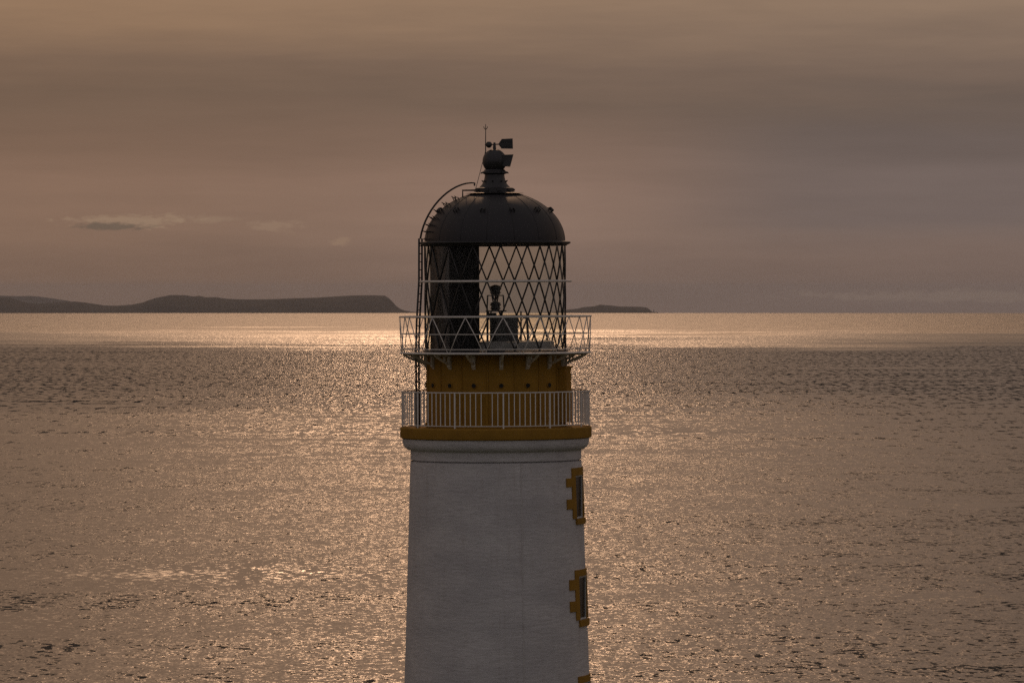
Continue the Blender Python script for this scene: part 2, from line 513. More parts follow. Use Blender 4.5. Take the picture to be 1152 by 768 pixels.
def ridge(name, dist, pts, depth, seed, step=1.0, base_row=352.0):
    """far land: skyline (photo column,row) gives real heights at its real distance; rounded cross-section with gullies"""
    k = dist * ANG
    zs = -dist * dist / (2 * RE)
    x0, x1 = pts[0][0], pts[-1][0]
    nx = int((x1 - x0) / step)
    ny = 22
    vv, ff = [], []
    for i in range(nx + 1):
        x = x0 + (x1 - x0) * i / nx
        for (xa, ya), (xb, yb) in zip(pts, pts[1:]):
            if xa <= x <= xb:
                y = ya + (yb - ya) * (x - xa) / (xb - xa)
                break
        hh = max(EYE - (y - EY) * k - zs, 0.0)
        for j in range(ny + 1):
            t_ = j / ny * 2 - 1
            wx, wy = (x - 576) * k, dist + t_ * depth / 2
            nz = mnoise.fractal(Vector((wx * 0.0012 + seed, wy * 0.0009, seed)), 0.9, 2.1, 5)
            prof = max(0.0, 1 - abs(t_) ** 2.6)
            hgt = hh * prof * (1 - 0.35 * abs(t_) * (0.5 + 0.5 * nz)) + hh * 0.06 * nz * prof
            vv.append((wx, wy, zs + (hgt if abs(t_) < 0.999 else -3.0)))
    for i in range(nx):
        for j in range(ny):
            a = i * (ny + 1) + j
            ff.append((a, a + ny + 1, a + ny + 2, a + 1))
    o = mesh_obj(name, vv, ff, 'rock', None, True, 50)
    tag(o, kind='structure')
    return o


def crop_pts(raw, sc_, ox, oy):
    return [(ox + a / sc_, oy + b / sc_) for a, b in raw]


left = crop_pts([(-120, 66), (-60, 57), (0, 60.5), (20, 62), (36, 66), (52, 72), (75, 77), (110, 79), (150, 76.5), (210, 73), (240, 76), (290, 84), (330, 85), (370, 82), (405, 76),
                 (425, 68), (440, 63), (480, 55.5), (520, 56), (545, 60), (560, 58), (580, 62), (610, 61.5), (640, 66), (700, 67), (800, 65), (900, 62), (980, 57),
                 (1050, 55), (1083, 55.5), (1094, 62), (1103, 72), (1112, 84), (1122, 92), (1135, 98), (1150, 101), (1170, 105)], 2.504, 0, 310)
ridge('headland', 32500, left, 2600, 3.1)
far = crop_pts([(-200, 70), (-60, 52), (0, 58.5), (40, 60), (75, 60.5), (110, 62.5), (150, 66), (190, 71.5), (240, 84), (330, 95)], 2.504, 0, 310)
ridge('hill', 64000, far, 5000, 8.4)
right = crop_pts([(-40, 100), (-20, 92), (10, 85), (40, 82), (60, 78), (85, 76), (100, 72), (130, 74.5), (150, 77), (200, 77.5), (215, 79), (222, 84), (227, 90), (232, 93)], 2.207, 630, 310)
ridge('island', 32500, right, 1500, 5.2)

# far lighthouse on the rock at the island's tip
k = 32500 * ANG
zs = -32500 ** 2 / (2 * RE)
mb = MB().lathe([(5.2, -4), (4.6, 4), (3.0, 22), (3.6, 23), (3.6, 25), (2.2, 25), (2.2, 29), (0.3, 32)], 12, closed=True)
bt = mb.build('beacon_tower', 'machine_lt', None, True, 30)
bt.scale = (0.7, 0.7, 0.7)
bt.location = ((735.5 - 576) * k, 32500, zs + 2)
tag(bt, 'tiny pale beacon tower on the horizon off the tip of the low island', 'lighthouse')
mb = MB().box((0, 0, 0), (60, 40, 9))
rk = mesh_obj('skerry', [(-45, -20, -3), (45, -20, -3), (45, 20, -3), (-45, 20, -3), (-30, -12, 4), (22, -10, 5.5), (18, 10, 5), (-26, 11, 3)],
              [(0, 1, 5, 4), (1, 2, 6, 5), (2, 3, 7, 6), (3, 0, 4, 7), (4, 5, 6, 7)], 'rock')
rk.location = ((735.5 - 576) * k, 32500, zs)
tag(rk, kind='structure')

# turf headland the lighthouse and the photographer stand on (falls away below the frame)
GZ = 63.0
v, fcs = [], []
nx, ny = 90, 110
for i in range(nx + 1):
    for j in range(ny + 1):
        x = -150 + 300 * i / nx
        y = -140 + 330 * j / ny
        if y < 118:
            z = EYE - 1.75 - max(y, -40) * 0.165
        else:
            z = GZ + 0.02
        z = max(z, GZ)
        edge = max(abs(x + 2) / 105.0, abs(y - 20) / 145.0 if y > 20 else abs(y - 20) / 150.0)
        ex = mnoise.fractal(Vector((x * 0.02, y * 0.02, 2.0)), 0.9, 2.0, 4) * 0.10
        e_ = (edge + ex - 0.86) / 0.14
        e_ = min(max(e_, 0.0), 1.0)
        e_ = e_ * e_ * (3 - 2 * e_)
        nearby = min(1.0, max(0.0, (sqrt((x + 0.35) ** 2 + (y - 130) ** 2) - 4) / 10))
        z = z - 0.5 * (1 - mnoise.noise(Vector((x * 0.06, y * 0.06, 0)))) * nearby
        z = z * (1 - e_) + (-4.0) * e_
        v.append((x, y, z))
for i in range(nx):
    for j in range(ny):
        a = i * (ny + 1) + j
        fcs.append((a, a + ny + 1, a + ny + 2, a + 1))
gr = mesh_obj('ground', v, fcs, 'grass', None, True, 60)
tag(gr, kind='structure')

# ------------------------------------------------------------------ the lighthouse
LEAN = -0.0048
BASE_H = EYE - GZ                       # eye height above the tower foot
lh = bpy.data.objects.new('lighthouse', None)
lh.empty_display_size = 2
lh.location = ((557.05 - 576) * S - LEAN * BASE_H, D, GZ)
lh.rotation_euler = (0, LEAN, 0)
col.objects.link(lh)
tag(lh, 'white tapering lighthouse tower with ochre galleries and black domed lantern', 'lighthouse')


def Z(y):
    return BASE_H + (EY - y) * S


def rpx(y):                             # shaft radius in photo pixels at row y
    return 96.2 + (y - 516.4) * 8.0 / 252.0


def RW(z):
    return rpx(EY - (z - BASE_H) / S) * S


PH0 = 4.8                               # first rib angle; sixteen bays of 22.5 degrees
BAY = 22.5

# --- shaft with real window openings
wins = [(525.0, 533.5, 534.2, 581.6, 588.0, (536.0, 545.8), (559.5, 570.5)),
        (638.7, 646.0, 647.0, 694.6, 702.0, (649.0, 660.5), (673.0, 684.6)),
        (757.0, 764.5, 765.5, 813.5, 821.0, (767.5, 779.0), (791.5, 803.0))]
WC, WH, SH, QH, LH_ = 77.0, 11.6, 16.6, 23.4, 12.6     # window centre angle; half angles of pane, surround, quoins, sill
zset = sorted(set([0.0, Z(517.8)] + [Z(q) for wv in wins for q in (wv[2], wv[3])] + [Z(517.8) * i / 40 for i in range(41)]))
aset = sorted(set([i * 3.75 for i in range(96)] + [WC - WH, WC + WH]))
v, fcs = [], []
nz = len(zset)
for a in aset:
    for z in zset:
        v.append(P(a, RW(z), z))
na = len(aset)
for i in range(na):
    j = (i + 1) % na
    for q in range(nz - 1):
        mid_a = aset[i] + 0.01
        hole = False
        if WC - WH <= mid_a < WC + WH:
            for wv in wins:
                if Z(wv[3]) - 1e-6 <= zset[q] and zset[q + 1] <= Z(wv[2]) + 1e-6:
                    hole = True
        if not hole:
            fcs.append((i * nz + q, j * nz + q, j * nz + q + 1, i * nz + q + 1))
mb = MB()
mb.add(v, fcs)
# splayed reveals
for wv in wins:
    zb, zt = Z(wv[3]), Z(wv[2])
    q = [P(WC - WH, RW(zb), zb), P(WC + WH, RW(zb), zb), P(WC + WH, RW(zt), zt), P(WC - WH, RW(zt), zt)]
    dep = P(WC, 0.34, 0)
    q2 = [p_ - Vector((dep.x, dep.y, 0)) for p_ in q]
    mb.add(q + q2, [(0, 1, 5, 4), (1, 2, 6, 5), (2, 3, 7, 6), (3, 0, 4, 7)])
mb.build('tower_wall', 'white', lh, True, 30)

# --- neck band and ovolo moulding under the gallery
zj = Z(516.4)
prof = [(93.0, 519.2), (93.0, 516.3), (95.8, 516.2), (96.0, 515.8), (96.0, 506.0), (97.6, 505.2), (100.2, 504.2), (102.4, 502.4), (103.8, 500.0), (104.6, 497.4), (105.0, 494.6), (105.0, 492.4), (90, 492.4)]
MB().lathe([(a * S, Z(b)) for a, b in prof], 128).build('neck_moulding', 'white', lh, True, 25)
prof = [(96.2, 517.4), (97.0, 517.4), (97.0, 518.6), (96.0, 518.6)]

# --- lower gallery slab, ochre
prof = [(70, 492.0), (105.6, 492.0), (107.4, 491.4), (107.7, 490.6), (107.7, 480.6), (107.2, 479.7), (106.4, 479.3), (70, 479.0)]
MB().lathe([(a * S, Z(b)) for a, b in prof], 128).build('lower_gallery_slab', 'yellow', lh, True, 25)

# --- conductor strip down the shaft
CA = 16.9
mb = MB()
mb.arcblock(CA - 0.32, CA + 0.32, 0.0, Z(517.6), lambda z: RW(z) - 0.01, lambda z: RW(z) + 0.010, 1)
mb.build('conductor_strip', 'strip', lh)

# --- windows
for wv in wins:
    lt, lb, pt, pb, sb, q1, q2 = wv
    zc = (Z(pt) + Z(pb)) / 2
    rad = P(WC, 1, 0)
    tan = Vector((cos(radians(WC)), sin(radians(WC)), 0))
    hw = (RW(zc)) * radians(WH)
    hh = (Z(pt) - Z(pb)) / 2
    cen = P(WC, RW(zc) * cos(radians(WH)) - 0.035, zc)
    rot = Matrix((tan, rad, Vector((0, 0, 1)))).transposed()
    mb = MB()
    fw = 0.03
    for sx_ in (-1, 1):
        mb.box(cen + tan * sx_ * (hw - fw / 2), (fw, 0.05, 2 * hh), rot)
    for sz in (-1, 1):
        mb.box(cen + Vector((0, 0, sz * (hh - fw / 2))), (2 * hw - 2 * fw, 0.048, fw), rot)
    win = mb.build('window', 'frame', lh)
    MB().box(cen - rad * 0.012, (2 * hw - fw, 0.012, 2 * hh - fw), rot).build('pane', 'pane', win)
    IN = lambda z: RW(z) - 0.03
    OU = lambda z: RW(z) + 0.030
    OU2 = lambda z: RW(z) + 0.034
    OUS = lambda z: RW(z) + 0.060
    MB().arcblock(WC - SH, WC + SH, Z(lb), Z(lt), IN, OU2, 6).build('lintel', 'yellow', win)
    MB().arcblock(WC - LH_, WC + LH_, Z(sb), Z(pb) - 0.004, IN, OUS, 5).build('sill', 'yellow', win)
    for sgn in (-1, 1):
        a_in, a_out, a_q = WC + sgn * WH, WC + sgn * SH, WC + sgn * QH
        MB().arcblock(min(a_in, a_out), max(a_in, a_out), Z(pb) + 0.003, Z(lb) - 0.003, IN, OU, 3).build('jamb', 'yellow', win)
        for qq in (q1, q2):
            aa = a_out + sgn * 0.05
            MB().arcblock(min(aa, a_q), max(aa, a_q), Z(qq[1]), Z(qq[0]), IN, OU2, 3).build('quoin_block', 'yellow', win)


def ring(rad, z, tr, name, mat, parent, n_=128, sides=8):
    pts = [P(360 * i / n_, rad, z) for i in range(n_)]
    return MB().tube(pts, tr, sides, True).build(name, mat, parent, True, None)


# --- lower railing: flat handrail, bottom rail, 108 balusters, stanchions
LR = 105.4 * S
lrail = MB().lathe([(LR - 0.022, Z(440.0)), (LR + 0.022, Z(440.0)), (LR + 0.022, Z(438.9)), (LR - 0.022, Z(438.9))], 128, closed=True).build('lower_railing', 'rail', lh, False)
MB().lathe([(LR - 0.016, Z(476.8)), (LR + 0.016, Z(476.8)), (LR + 0.016, Z(476.0)), (LR - 0.016, Z(476.0))], 128, closed=True).build('bottom_rail', 'rail', lrail)
first = None
NB = 108
for i in range(NB):
    post = (i % 9 == 0)
    if post:
        o = MB().box((0, -LR, (Z(479.2) + Z(440.0)) / 2), (0.036, 0.036, Z(440.0) - Z(479.2) - 0.004)).build('stanchion', 'rail', lrail)
        o.rotation_euler = (0, 0, radians(PH0 + 360 * i / NB))
    elif first is None:
        first = MB().box((0, -LR, (Z(476.0) + Z(440.0)) / 2), (0.022, 0.02, Z(440.0) - Z(476.0) - 0.004)).build('baluster', 'rail', lrail)
        first.rotation_euler = (0, 0, radians(PH0 + 360 * i / NB))
    elif i == 105:
        o = dup(first, lrail, radians(PH0 + 360 * i / NB))
        o.data = first.data.copy()
        o.data.materials[0] = M['yellow']
        o['label'] = 'ochre painted baluster among the pale ones'
    else:
        dup(first, lrail, radians(PH0 + 360 * i / NB))

# --- lantern base (ochre drum): core plus sixteen cast panels with bolted seams and a vent each
MR = 77.7 * S
core = MB().lathe([(MR - 0.03, Z(479.0)), (MR - 0.03, Z(397.5)), (20 * S, Z(397.5))], 96).build('lantern_base', 'yellow', lh, True, 30)
MB().lathe([(MR - 0.03, Z(479)), (MR + 0.045, Z(479)), (MR + 0.045, Z(475.5)), (MR + 0.03, Z(474.6)), (MR - 0.03, Z(474.6))], 128, closed=True).build('skirting', 'yellow', core, True, 30)
panel0 = None
for i in range(16):
    ph = PH0 + i * BAY
    if panel0 is None:
        mb = MB()
        mb.arcblock(-BAY / 2 + 0.28, BAY / 2 - 0.28, Z(474.4), Z(398.2), lambda z: MR - 0.05, lambda z: MR, 6)
        panel0 = mb.build('wall_panel', 'yellow', core, True, 30)
        flange0 = MB().box((MR * sin(radians(BAY / 2)), -MR * cos(radians(BAY / 2)) , (Z(474.4) + Z(398.2)) / 2), (0.030, 0.05, Z(398.2) - Z(474.4)), Matrix.Rotation(radians(BAY / 2), 3, 'Z')).build('seam_cover', 'yellow', core)
        mb = MB()
        zc = Z(432.2)
        mb.prism([(0.056 * cos(a * pi / 6), 0.056 * sin(a * pi / 6)) for a in range(12)], (0, -MR - 0.012, zc), (1, 0, 0), (0, 0, 1), (0, 1, 0), 0.06)
        vent0 = mb.build('vent', 'dark', core)
        mb = MB()
        mb.tube([(0.066 * cos(a * pi / 8), -MR - 0.012, zc + 0.066 * sin(a * pi / 8)) for a in range(16)], 0.016, 6, True)
        rim0 = mb.build('vent_rim', 'yellow', core, True, None)
        for o in (panel0, flange0, vent0, rim0):
            o.rotation_euler = (0, 0, radians(ph))
    else:
        for o in (panel0, flange0, vent0, rim0):
            dup(o, core, radians(ph))

# --- access porch on the right of the base
ph = 77.0
rot = Matrix.Rotation(radians(ph), 3, 'Z')
pc = P(ph, MR + 0.02, (Z(414) + Z(474.3)) / 2)
door = MB().box(pc, (0.80, 0.24, Z(414) - Z(474.3)), rot).build('access_hatch', 'yellow', lh)
MB().box(P(ph, MR + 0.149, (Z(418) + Z(471)) / 2), (0.62, 0.02, Z(418) - Z(471)), rot).build('hatch_leaf', 'yellow', door)
for zz in (424, 464):
    MB().box(P(ph - 9.3, MR + 0.165, Z(zz)), (0.05, 0.03, 0.10), rot).build('hinge', 'yellow', door)
MB().box(P(ph, MR + 0.03, Z(412.9)), (0.9, 0.30, 0.05), rot).build('hatch_hood', 'yellow', door)

# --- upper gallery deck, kerb and sixteen brackets
UR = 106.6 * S
deck = MB().lathe([(60 * S, Z(397.6)), (UR - 0.02, Z(397.6)), (UR, Z(397.4)), (UR, Z(395.6)), (UR - 0.02, Z(395.3)), (60 * S, Z(395.3))], 128, closed=True).build('upper_gallery_deck', 'deck', lh, True, 25)
ring(UR + 0.004, Z(396.4), 0.024, 'deck_edge', 'rail', deck)
br0 = None
for i in range(16):
    ph = PH0 + i * BAY
    if br0 is None:
        # curved gusset in the radial plane with two lightening slots (built as frame pieces)
        r_in, r_out = MR + 0.004, UR - 0.06
        zt = Z(397.7)
        top = [(r_in, zt), (r_out, zt), (r_out, zt - 0.03), (r_in, zt - 0.05)]
        curve = []
        for q in range(9):
            t_ = q / 8
            curve.append((r_out - (r_out - r_in) * (1 - cos(t_ * pi / 2)) * 0.55 - (r_out - r_in) * 0.45 * t_, zt - 0.03 - 0.29 * (t_ ** 1.1)))
        mb = MB()
        mb.prism(top, (0, 0, 0), (0, -1, 0), (0, 0, 1), (1, 0, 0), 0.05)
        inner = [(r_ - 0.015, z_ + 0.055) for r_, z_ in curve]
        inner = [(max(r_in, r_), min(zt - 0.03, z_)) for r_, z_ in inner]
        for q in range(8):
            mb.prism([curve[q], curve[q + 1], inner[q + 1], inner[q]], (0, 0, 0), (0, -1, 0), (0, 0, 1), (1, 0, 0), 0.046)
        mb.prism([(r_in, zt - 0.40), (r_in + 0.07, zt - 0.32), (r_in + 0.07, zt - 0.05), (r_in, zt - 0.05)], (0, 0, 0), (0, -1, 0), (0, 0, 1), (1, 0, 0), 0.10)
        mb.prism([(r_in + 0.20, zt - 0.04), (r_in + 0.25, zt - 0.04), (r_in + 0.25, zt - 0.22), (r_in + 0.20, zt - 0.22)], (0, 0, 0), (0, -1, 0), (0, 0, 1), (1, 0, 0), 0.04)
        br0 = mb.build('bracket', 'bracket', lh)
        br0.rotation_euler = (0, 0, radians(ph))
    else:
        dup(br0, lh, radians(ph))

# --- upper railing: top rail, mid rail, bottom rail, zigzag bars
urail = ring(107.6 * S, Z(355.8), 0.026, 'upper_railing', 'railtop', lh)
ring(107.0 * S, Z(375.1), 0.011, 'mid_rail', 'railtop', urail)
ring(106.4 * S, Z(391.8), 0.011, 'bottom_rail', 'railtop', urail)
z0 = None
for i in range(16):
    for sgn in (-1, 1):
        if z0 is None or len(z0) < 2:
            z0 = z0 or []
            a = P(0, 107.6 * S, Z(356.2))
            b = P(sgn * (BAY / 2 - 0.85), 106.2 * S, Z(395.2))
            # follow the ring: three points
            mid = P(sgn * (BAY / 4), 107.0 * S, (a.z + b.z) / 2)
            o = MB().tube([a, mid, b], 0.013, 6).build('diagonal_bar', 'railtop', urail, True, None)
            o.rotation_euler = (0, 0, radians(PH0 + i * BAY))
            z0.append(o)
        else:
            dup(z0[0 if sgn < 0 else 1], urail, radians(PH0 + i * BAY))

# --- lantern: sill, glazing lattice of sixteen bays by three tiers, triangular panes, handhold ring
GR = 79.0 * S
tiers = [276.4, 316.0, 355.4, 393.2]
lant = MB().lathe([(GR - 0.10, Z(395.2)), (GR + 0.07, Z(395.2)), (GR + 0.07, Z(393.6)), (GR - 0.10, Z(393.0))], 128, closed=True).build('lantern_frame', 'bar', lh, True, 30)
ring(GR, Z(316.0), 0.022, 'ring_bar', 'bar', lant)
ring(GR, Z(355.4), 0.020, 'ring_bar', 'bar', lant)
hr = ring(85.2 * S, Z(316.4), 0.030, 'handhold_ring', 'railtop', lant)
hk = None
for i in range(16):
    if hk is None:
        hk = MB().tube([P(0, GR, Z(316.4)), P(0, 85.2 * S, Z(316.4))], 0.016, 6).build('ring_stay', 'bar', lant)
        hk.rotation_euler = (0, 0, radians(PH0 + BAY / 2))
    else:
        dup(hk, lant, radians(PH0 + BAY / 2 + i * BAY))


def node(k_, tier):
    """lattice node: tiers 0 and 2 sit on the rib angles, 1 and 3 half a bay over"""
    off = 0 if tier % 2 == 0 else BAY / 2
    return k_ * BAY + off, Z(tiers[tier])


protos = {}
def rep(key, maker, ang):
    if key not in protos:
        o = maker()
        protos[key] = o
    else:
        o = dup(protos[key], lant)
    o.rotation_euler = (0, 0, radians(ang))
    return o


for i in range(16):
    for t_ in range(3):
        a_ph, a_z = node(0, t_)
        for sgn in (-1, 1):
            if t_ % 2 == 0:
                b_ph = sgn * BAY / 2
            else:
                b_ph = BAY / 2 + sgn * BAY / 2
            b_z = Z(tiers[t_ + 1])

            def mk(a_ph=a_ph, a_z=a_z, b_ph=b_ph, b_z=b_z):
                pts = [P(a_ph + (b_ph - a_ph) * q / 4, GR, a_z + (b_z - a_z) * q / 4) for q in range(5)]
                return MB().tube(pts, 0.0225, 6).build('astragal', 'bar', lant, True, None)
            rep(('bar', t_, sgn), mk, PH0 + i * BAY)
        # two triangular panes per bay and tier
        up_ph = 0 if t_ % 2 == 0 else BAY / 2           # apex at the top of this pane
        dn_ph = BAY / 2 if t_ % 2 == 0 else 0           # apex at the bottom
        for kind_, ph_ in (('up', up_ph), ('dn', dn_ph)):
            def mkp(kind_=kind_, ph_=ph_, t_=t_):
                zt_, zb_ = Z(tiers[t_]) - 0.02, Z(tiers[t_ + 1]) + 0.02
                hb = BAY / 2 - 0.5
                v_, f_ = [], []
                nseg = 4
                for rr_ in (GR - 0.004, GR + 0.004):
                    if kind_ == 'up':
                        v_.append(P(ph_, rr_, zt_))
                        v_ += [P(ph_ - hb + 2 * hb * q / nseg, rr_, zb_) for q in range(nseg + 1)]
                    else:
                        v_.append(P(ph_, rr_, zb_))
                        v_ += [P(ph_ - hb + 2 * hb * q / nseg, rr_, zt_) for q in range(nseg + 1)]
                m_ = nseg + 2
                for s_ in range(2):
                    for q in range(nseg):
                        t3 = (s_ * m_, s_ * m_ + 1 + q, s_ * m_ + 2 + q)
                        f_.append(t3 if (s_ == 1) == (kind_ == 'up') else t3[::-1])
                for q in range(m_):
                    q2_ = (q + 1) % m_
                    f_.append((q, q2_, m_ + q2_, m_ + q))
                return mesh_obj('pane', v_, f_, 'glass', lant)
            rep(('pane', t_, kind_), mkp, PH0 + i * BAY)

# blackout boards inside the landward glazing
BR = 73.5 * S
edges = [-83.0, -62.7, -40.2, -13.8]
for a0, a1 in zip(edges, edges[1:]):
    MB().arcblock(a0 + 0.05, a1 - 0.05, Z(394.8), Z(275.0), lambda z: BR - 0.03, lambda z: BR, 8).build('blackout_board', 'panel', lant, True, 30)

# --- lamp and plant inside the lantern
ped = MB().lathe([(8 * S, Z(395.2)), (69 * S, Z(395.2)), (69 * S, Z(388.6)), (66 * S, Z(388.2)), (66 * S, Z(383.8)), (8 * S, Z(383.4))], 64).build('lamp_pedestal', 'machine_lt', lh, True, 30)
def X(px):
    return (px - 557.4) * S
MB().box((X(570.5), 0.0, (Z(383.6) + Z(355.2)) / 2), (25 * S, 0.55, Z(355.2) - Z(383.6))).build('battery_cabinet', 'machine', ped)
MB().box((X(570.5), -0.283, Z(364)), (2 * S, 0.02, 4 * S)).build('cabinet_label', 'frame', ped)
MB().box((X(555.0), 0.05, (Z(383.6) + Z(352.0)) / 2), (7.5 * S, 0.3, Z(352.0) - Z(383.6))).build('lamp_column', 'machine', ped)
for xx, yy in ((548.3, -0.2), (548.8, 0.25), (586.3, 0.3), (564, 0.34)):
    MB().tube([(X(xx), yy, Z(383.6)), (X(xx), yy, Z(350.2))], 0.024, 6).build('support_post', 'machine', ped)
mb = MB()
mb.tube([(X(594.4), 0.1, Z(383.6)), (X(593.0), 0.1, Z(357.5))], [0.038, 0.03], 8)
mb.tube([(X(593.0), 0.1, Z(357.5)), (X(589.0), 0.1, Z(357.5))], 0.025, 6)
mb.build('hand_crank_stand', 'machine', ped)
lampo = MB().box((X(558.3), 0.0, Z(349.6)), (23.5 * S, 0.6, 0.035)).build('lamp', 'machine', lh)
def drum(yb, yt, rpx_):
    mb = MB()
    h_ = Z(yt) - Z(yb)
    prof = [(rpx_ * 0.55, 0), (rpx_ * 0.75, 0.03), (rpx_ * 0.72, 0.12), (rpx_ * 0.95, 0.2), (rpx_ * 0.95, 0.26), (rpx_ * 0.78, 0.32), (rpx_ * 0.78, 0.5), (rpx_ * 1.0, 0.58), (rpx_ * 1.0, 0.66), (rpx_ * 0.85, 0.72), (rpx_ * 0.9, 0.84), (rpx_ * 0.6, 0.92), (rpx_ * 0.2, 1.0)]
    v0 = len(mb.v)
    mb.lathe([(0.001, Z(yb))] + [(a * S, Z(yb) + b * h_) for a, b in prof] + [(0.001, Z(yt))], 20)
    mb.v = [(x + X(557.7), y, z) for x, y, z in mb.v]
    return mb
drum(349.2, 338.8, 6.4).build('lens_drum', 'machine', lampo, True, 40)
drum(331.6, 320.2, 6.8).build('lens_drum', 'machine', lampo, True, 40)
MB().box((X(557.7), 0, Z(332.3)), (18.5 * S, 0.45, 0.028)).build('lamp_shelf', 'machine', lampo)
for xx0, xx1, yy in ((548.8, 548.0, -0.2), (566.7, 567.4, -0.2), (549.0, 548.2, 0.2), (566.4, 567.2, 0.2), (553.6, 557.2, 0.0), (561.0, 557.6, 0.0)):
    MB().tube([(X(xx0), yy, Z(332.4)), (X(xx1), yy, Z(349.4))], 0.018, 6).build('lamp_leg', 'machine', lampo)
MB().tube([(X(557.7), 0, Z(339)), (X(557.7), 0, Z(331.5))], 0.022, 8).build('lamp_stem', 'machine', lampo)

# --- cornice and dome
cor = MB().lathe([(72 * S, Z(276.8)), (80.5 * S, Z(276.8)), (81.5 * S, Z(275.6)), (84.8 * S, Z(274.2)), (85.3 * S, Z(272.8)), (84.6 * S, Z(272.2)), (80.0 * S, Z(271.4)), (72 * S, Z(271.2))], 128, closed=True).build('cornice', 'black', lh, True, 25)
DA, DB, DZ = 79.2, 57.0, 271.8
def dome_pt(yy):                        # radius (px) of the dome at photo row yy
    return DA * sqrt(max(0.0, 1 - ((DZ - yy) / DB) ** 2))
prof = []
for i in range(25):
    t_ = i / 24 * asin(0.995)
    prof.append((DA * cos(t_) * S, Z(DZ - DB * sin(t_))))
dome = MB().lathe(prof, 128).build('dome', 'dome', lh, True, 30)
rib0 = None
for i in range(16):
    if rib0 is None:
        mb = MB()
        pts = []
        for q in range(17):
            t_ = radians(1.5) + q / 16 * radians(74)
            pts.append(P(0, DA * S * cos(t_) + 0.000, Z(DZ - DB * sin(t_))))
        mb.tube(pts, 0.008, 5)
        rib0 = mb.build('dome_rib', 'dome', dome, True, None)
        rib0.rotation_euler = (0, 0, radians(PH0 + BAY / 2))
    else:
        dup(rib0, dome, radians(PH0 + BAY / 2 + i * BAY))
# ring of twelve hoop handles round the dome
hd0 = None
yy = 237.6
rr = dome_pt(yy) * S
for i in range(12):
    ang = -42.0 + i * 30.0
    if hd0 is None:
        mb = MB()
        w_ = 0.048
        nrm = Vector((0, -0.72, 0.69))
        bp = Vector((0, -rr, Z(yy)))
        tv = Vector((0, 0.69, 0.72))
        for sx_ in (-1, 1):
            mb.tube([bp + Vector((sx_ * w_, 0, 0)) - tv * 0.05, bp + Vector((sx_ * w_, 0, 0)) + nrm * 0.075 - tv * 0.05], 0.017, 6)
            mb.tube([bp + Vector((sx_ * w_, 0, 0)) + tv * 0.045, bp + Vector((sx_ * w_, 0, 0)) + nrm * 0.075 + tv * 0.06], 0.017, 6)
            mb.tube([bp + Vector((sx_ * w_, 0, 0)) + nrm * 0.075 - tv * 0.055, bp + Vector((sx_ * w_, 0, 0)) + nrm * 0.075 + tv * 0.06], 0.017, 6)
        mb.tube([bp + Vector((-w_, 0, 0)) + nrm * 0.075, bp + Vector((w_ , 0, 0)) + nrm * 0.075], 0.014, 6)
        hd0 = mb.build('hoop_handle', 'black', dome)
    else:
        hd0_ = dup(hd0, dome)
    (hd0 if i == 0 else hd0_).rotation_euler = (0, 0, radians(ang))
# foot staples up the left flank
for q, yy in enumerate((269, 261, 254, 246.5, 239.5, 232.0, 225.5)):
    for dph in (-6.0, 6.0):
        ph = -73 + dph + q * 0.6
        rr = dome_pt(yy)
        t_ = math.acos(min(1, rr / DA))
        nrm = Vector((cos(t_) / DA, 0, sin(t_) / DB)); nrm.normalize()
        n3 = Vector((nrm.x * sin(radians(ph)), -nrm.x * cos(radians(ph)), nrm.z))
        tg = Vector((cos(radians(ph)), sin(radians(ph)), 0))
        bp = P(ph, rr * S, Z(yy))
        L = 0.085
        mb = MB()
        mb.tube([bp - tg * 0.09 - n3 * 0.02, bp - tg * 0.09 + n3 * L, bp + tg * 0.09 + n3 * L, bp + tg * 0.09 - n3 * 0.02], 0.013, 5)
        mb.tube([bp + n3 * L, bp + n3 * (L + 0.02) + Vector((-0.05, 0, 0.02))], 0.012, 5)
        mb.build('foot_staple', 'black', dome)
# hand frame at the top left of the dome
fr_ = MB()
for yo in (-0.22, 0.22):
    fr_.tube([(X(521.4), yo, Z(223.6)), (X(521.4), yo, Z(214.0)), (X(536.5), yo, Z(214.0))], 0.020, 6)
fr_.tube([(X(521.4), -0.22, Z(214.0)), (X(521.4), 0.22, Z(214.0))], 0.020, 6)
fr_.build('hand_frame', 'black', dome)

# --- ventilator stack on the dome
prof = [(33, 217.6), (25, 216.6), (21.6, 215.6), (21.6, 212.0), (20.5, 211.4), (17.6, 211.0), (14.4, 207.5), (12.4, 204.0), (11.4, 200.0), (11.0, 196.6), (12.4, 195.6), (13.6, 195.0), (13.6, 193.2), (12.4, 192.6), (11.2, 190.8)]
vent = MB().lathe([(a * S, Z(b)) for a, b in prof], 64).build('ventilator', 'black', lh, True, 30)
for yy, rr in ((194.2, 13.4), (204.2, 12.2)):
    for i in range(8):
        ph = i * 45 + 80
        MB().tube([P(ph, rr * S, Z(yy)), P(ph, (rr + 1.2) * S, Z(yy)), P(ph, (rr + 2.6) * S, Z(yy + (-1.2 if yy > 200 else 1.0)))], [0.03, 0.024, 0.012], 5).build('lug', 'black', vent)
for i in range(10):
    ph = i * 36 + 12
    MB().box(P(ph, 21.8 * S, Z(213.8)), (0.10, 0.05, 0.05), Matrix.Rotation(radians(ph), 3, 'Z')).build('flange_lug', 'black', vent)
prof = []
for i in range(17):
    a = -1.05 + (pi / 2 + 1.05) * i / 16
    prof.append((max(0.001, 13.6 * cos(a) * S), Z(181.4 - 13.9 * sin(a))))
ball = MB().lathe(prof, 48).build('ventilator_ball', 'black', vent, True, 40)
